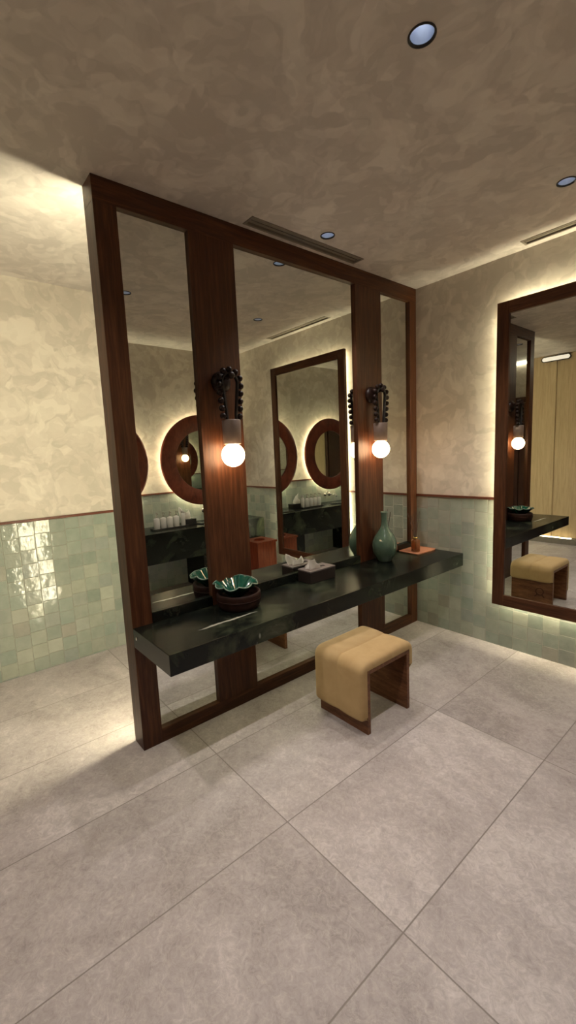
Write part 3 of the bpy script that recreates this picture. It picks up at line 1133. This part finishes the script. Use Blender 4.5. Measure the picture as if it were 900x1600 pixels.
# waste bin
bn = thing('waste_bin', 'red brown wooden waste bin with round lid opening, reflected in the centre pane', 'bin', (2.125, -0.245, 0.0))
bm = bmesh.new()
for q in ((-0.155, 0.155, -0.145, -0.130), (-0.155, 0.155, 0.130, 0.145), (-0.155, -0.140, -0.130, 0.130), (0.140, 0.155, -0.130, 0.130)):
    a_box(bm, q[0], q[1], q[2], q[3], 0.0, 0.535)
a_box(bm, -0.14, 0.14, -0.13, 0.13, 0.0, 0.02)
link('body', bm, 'bin_wood', bn)
bm = bmesh.new()
es = []
for z in (0.535, 0.56):
    pass
outer = [(-0.168, -0.158), (0.168, -0.158), (0.168, 0.158), (-0.168, 0.158)]
hole = [(0.075 * math.cos(2 * PI * k / 32), 0.075 * math.sin(2 * PI * k / 32)) for k in range(32)]
for lp in (outer, hole):
    vs = [bm.verts.new((p[0], p[1], 0.56)) for p in lp]
    for k in range(len(vs)):
        es.append(bm.edges.new((vs[k], vs[(k + 1) % len(vs)])))
bmesh.ops.triangle_fill(bm, use_beauty=True, edges=es)
ext = bmesh.ops.extrude_face_region(bm, geom=bm.faces[:])
for v in ext['geom']:
    if isinstance(v, bmesh.types.BMVert):
        v.co.z = 0.5352
link('lid', bm, 'bin_wood', bn)
bm = bmesh.new()
a_tube(bm, [(0.075 * math.cos(2 * PI * k / 40), 0.075 * math.sin(2 * PI * k / 40), 0.560) for k in range(40)], 0.005, 8, True)
link('lid_ring', bm, 'bin_wood', bn, True)

# ------------------------------------------------------------------ things on the vanity counter
# bottle vase
vs_ = thing('bottle_vase', 'celadon green glazed bottle vase on the marble counter below the farther lamp', 'vase', (0.106, -0.622, ZC))
prof = [(0, 0.0), (0.056, 0.0), (0.060, 0.004), (0.062, 0.012), (0.078, 0.035), (0.094, 0.070), (0.102, 0.108), (0.102, 0.140), (0.094, 0.175),
        (0.078, 0.210), (0.056, 0.243), (0.038, 0.270), (0.029, 0.295), (0.0255, 0.325), (0.0255, 0.365), (0.028, 0.392), (0.031, 0.404), (0.029, 0.407), (0.025, 0.404), (0.0215, 0.385), (0.020, 0.33), (0.022, 0.29), (0, 0.285)]
lathe('body', prof, 'celadon', vs_, n=56)
tube('lip', [(0.0295 * math.cos(2 * PI * k / 36), 0.0295 * math.sin(2 * PI * k / 36), 0.404) for k in range(36)], 0.0028, 'glaze_rim', vs_, 8, True)

# turned pot with the scalloped green bowl in it
px_, py_ = 0.128, -2.075
pot = thing('turned_pot', 'dark brown round wooden pot under the green scalloped bowl', 'pot', (px_, py_, ZC))
lathe('body', [(0, 0), (0.116, 0), (0.122, 0.004), (0.130, 0.028), (0.134, 0.055), (0.134, 0.080), (0.131, 0.092), (0.126, 0.096), (0.119, 0.094), (0.114, 0.086), (0.110, 0.066), (0, 0.064)], 'terracotta', pot, n=56)
lathe('ridge', [(0.1335, 0.050), (0.1355, 0.052), (0.1355, 0.057), (0.1335, 0.059)], 'terracotta', pot, n=56)

bw = thing('scalloped_bowl', 'glossy deep green bowl with a wavy scalloped edge resting in the brown pot', 'bowl', (px_ - 0.004, py_ - 0.014, ZC + 0.0645))
bm = bmesh.new()
NT, NR = 144, 22


def bowl_pt(u, a):
    lobe = abs(math.cos(4.5 * a + 0.4))         # nine lobes parted by creases
    R0 = 0.126 + 0.014 * lobe + 0.004 * math.cos(2 * a + 0.7)
    r = R0 * u
    z = 0.002 + 0.084 * (max(0.0, u - 0.30) / 0.70) ** 0.9 + min(1, u * 1.3) ** 2 * 0.011 * (0.6 - lobe) + u ** 3 * 0.005 * math.sin(3 * a + 1.1)
    return Vector((r * math.cos(a), r * math.sin(a), z))


grid = []
for i in range(NR + 1):
    u = i / NR
    grid.append([bm.verts.new(bowl_pt(max(u, 1e-4), 2 * PI * k / NT)) for k in range(NT)])
for i in range(NR):
    for k in range(NT):
        bm.faces.new((grid[i][k], grid[i][(k + 1) % NT], grid[i + 1][(k + 1) % NT], grid[i + 1][k]))
bm.faces.new(grid[0])
bmesh.ops.recalc_face_normals(bm, faces=bm.faces[:])
bmesh.ops.solidify(bm, geom=bm.faces[:], thickness=0.004)
link('body', bm, 'green_glaze', bw, True)
tube('rim', [bowl_pt(1.0, 2 * PI * k / NT) for k in range(NT)], 0.0042, 'glaze_rim', bw, 8, True)

# tray with reed diffuser
ty = thing('small_tray', 'salmon brown flat tray with rounded corners at the far end of the counter', 'tray', (0.110, -0.165, ZC))
bm = bmesh.new()
n = 8
pts = []
for cx, cy, a0 in ((0.085, 0.125, 0), (-0.085, 0.125, PI / 2), (-0.085, -0.125, PI), (0.085, -0.125, 1.5 * PI)):
    for k in range(n + 1):
        a = a0 + PI / 2 * k / n
        pts.append((cx + 0.018 * math.cos(a), cy + 0.018 * math.sin(a)))


def plate(bm, pts, z0, z1, s=1.0):
    a = [bm.verts.new((x * s, y * s, z0)) for x, y in pts]
    b = [bm.verts.new((x, y, z1)) for x, y in pts]
    bm.faces.new(a)
    bm.faces.new(b)
    for k in range(len(a)):
        bm.faces.new((a[k], a[(k + 1) % len(a)], b[(k + 1) % len(a)], b[k]))


plate(bm, pts, 0.0, 0.009, 0.96)
link('base', bm, 'tray', ty)
tube('rim', [(x * 0.985, y * 0.985, 0.010) for x, y in pts], 0.003, 'tray', ty, 8, True)

rd = thing('reed_diffuser', 'small amber glass reed diffuser with brass collar on the salmon tray', 'diffuser', (0.132, -0.222, ZC + 0.009))
rd.scale = (1.22, 1.22, 1.22)
lathe('bottle', [(0, 0), (0.029, 0), (0.031, 0.003), (0.031, 0.078), (0.028, 0.085), (0.013, 0.090), (0.012, 0.098), (0.010, 0.098), (0.0105, 0.088), (0.026, 0.080), (0.028, 0.07), (0.028, 0.006), (0, 0.005)], 'amber', rd, n=36)
lathe('collar', [(0.0125, 0.090), (0.0155, 0.090), (0.0155, 0.106), (0.0115, 0.108), (0.0115, 0.104), (0.0125, 0.09)], 'brass', rd, n=28)
for dx, dy in ((-0.050, -0.020), (-0.028, 0.012), (0.020, -0.022), (-0.010, -0.035), (0.012, 0.030)):
    ln = random.uniform(0.26, 0.31)
    tube('reed', [(-dx * 0.15, -dy * 0.15, 0.010), (dx * 0.13, dy * 0.13, 0.10), (dx, dy, ln)], 0.0018, 'reed', rd, 6)
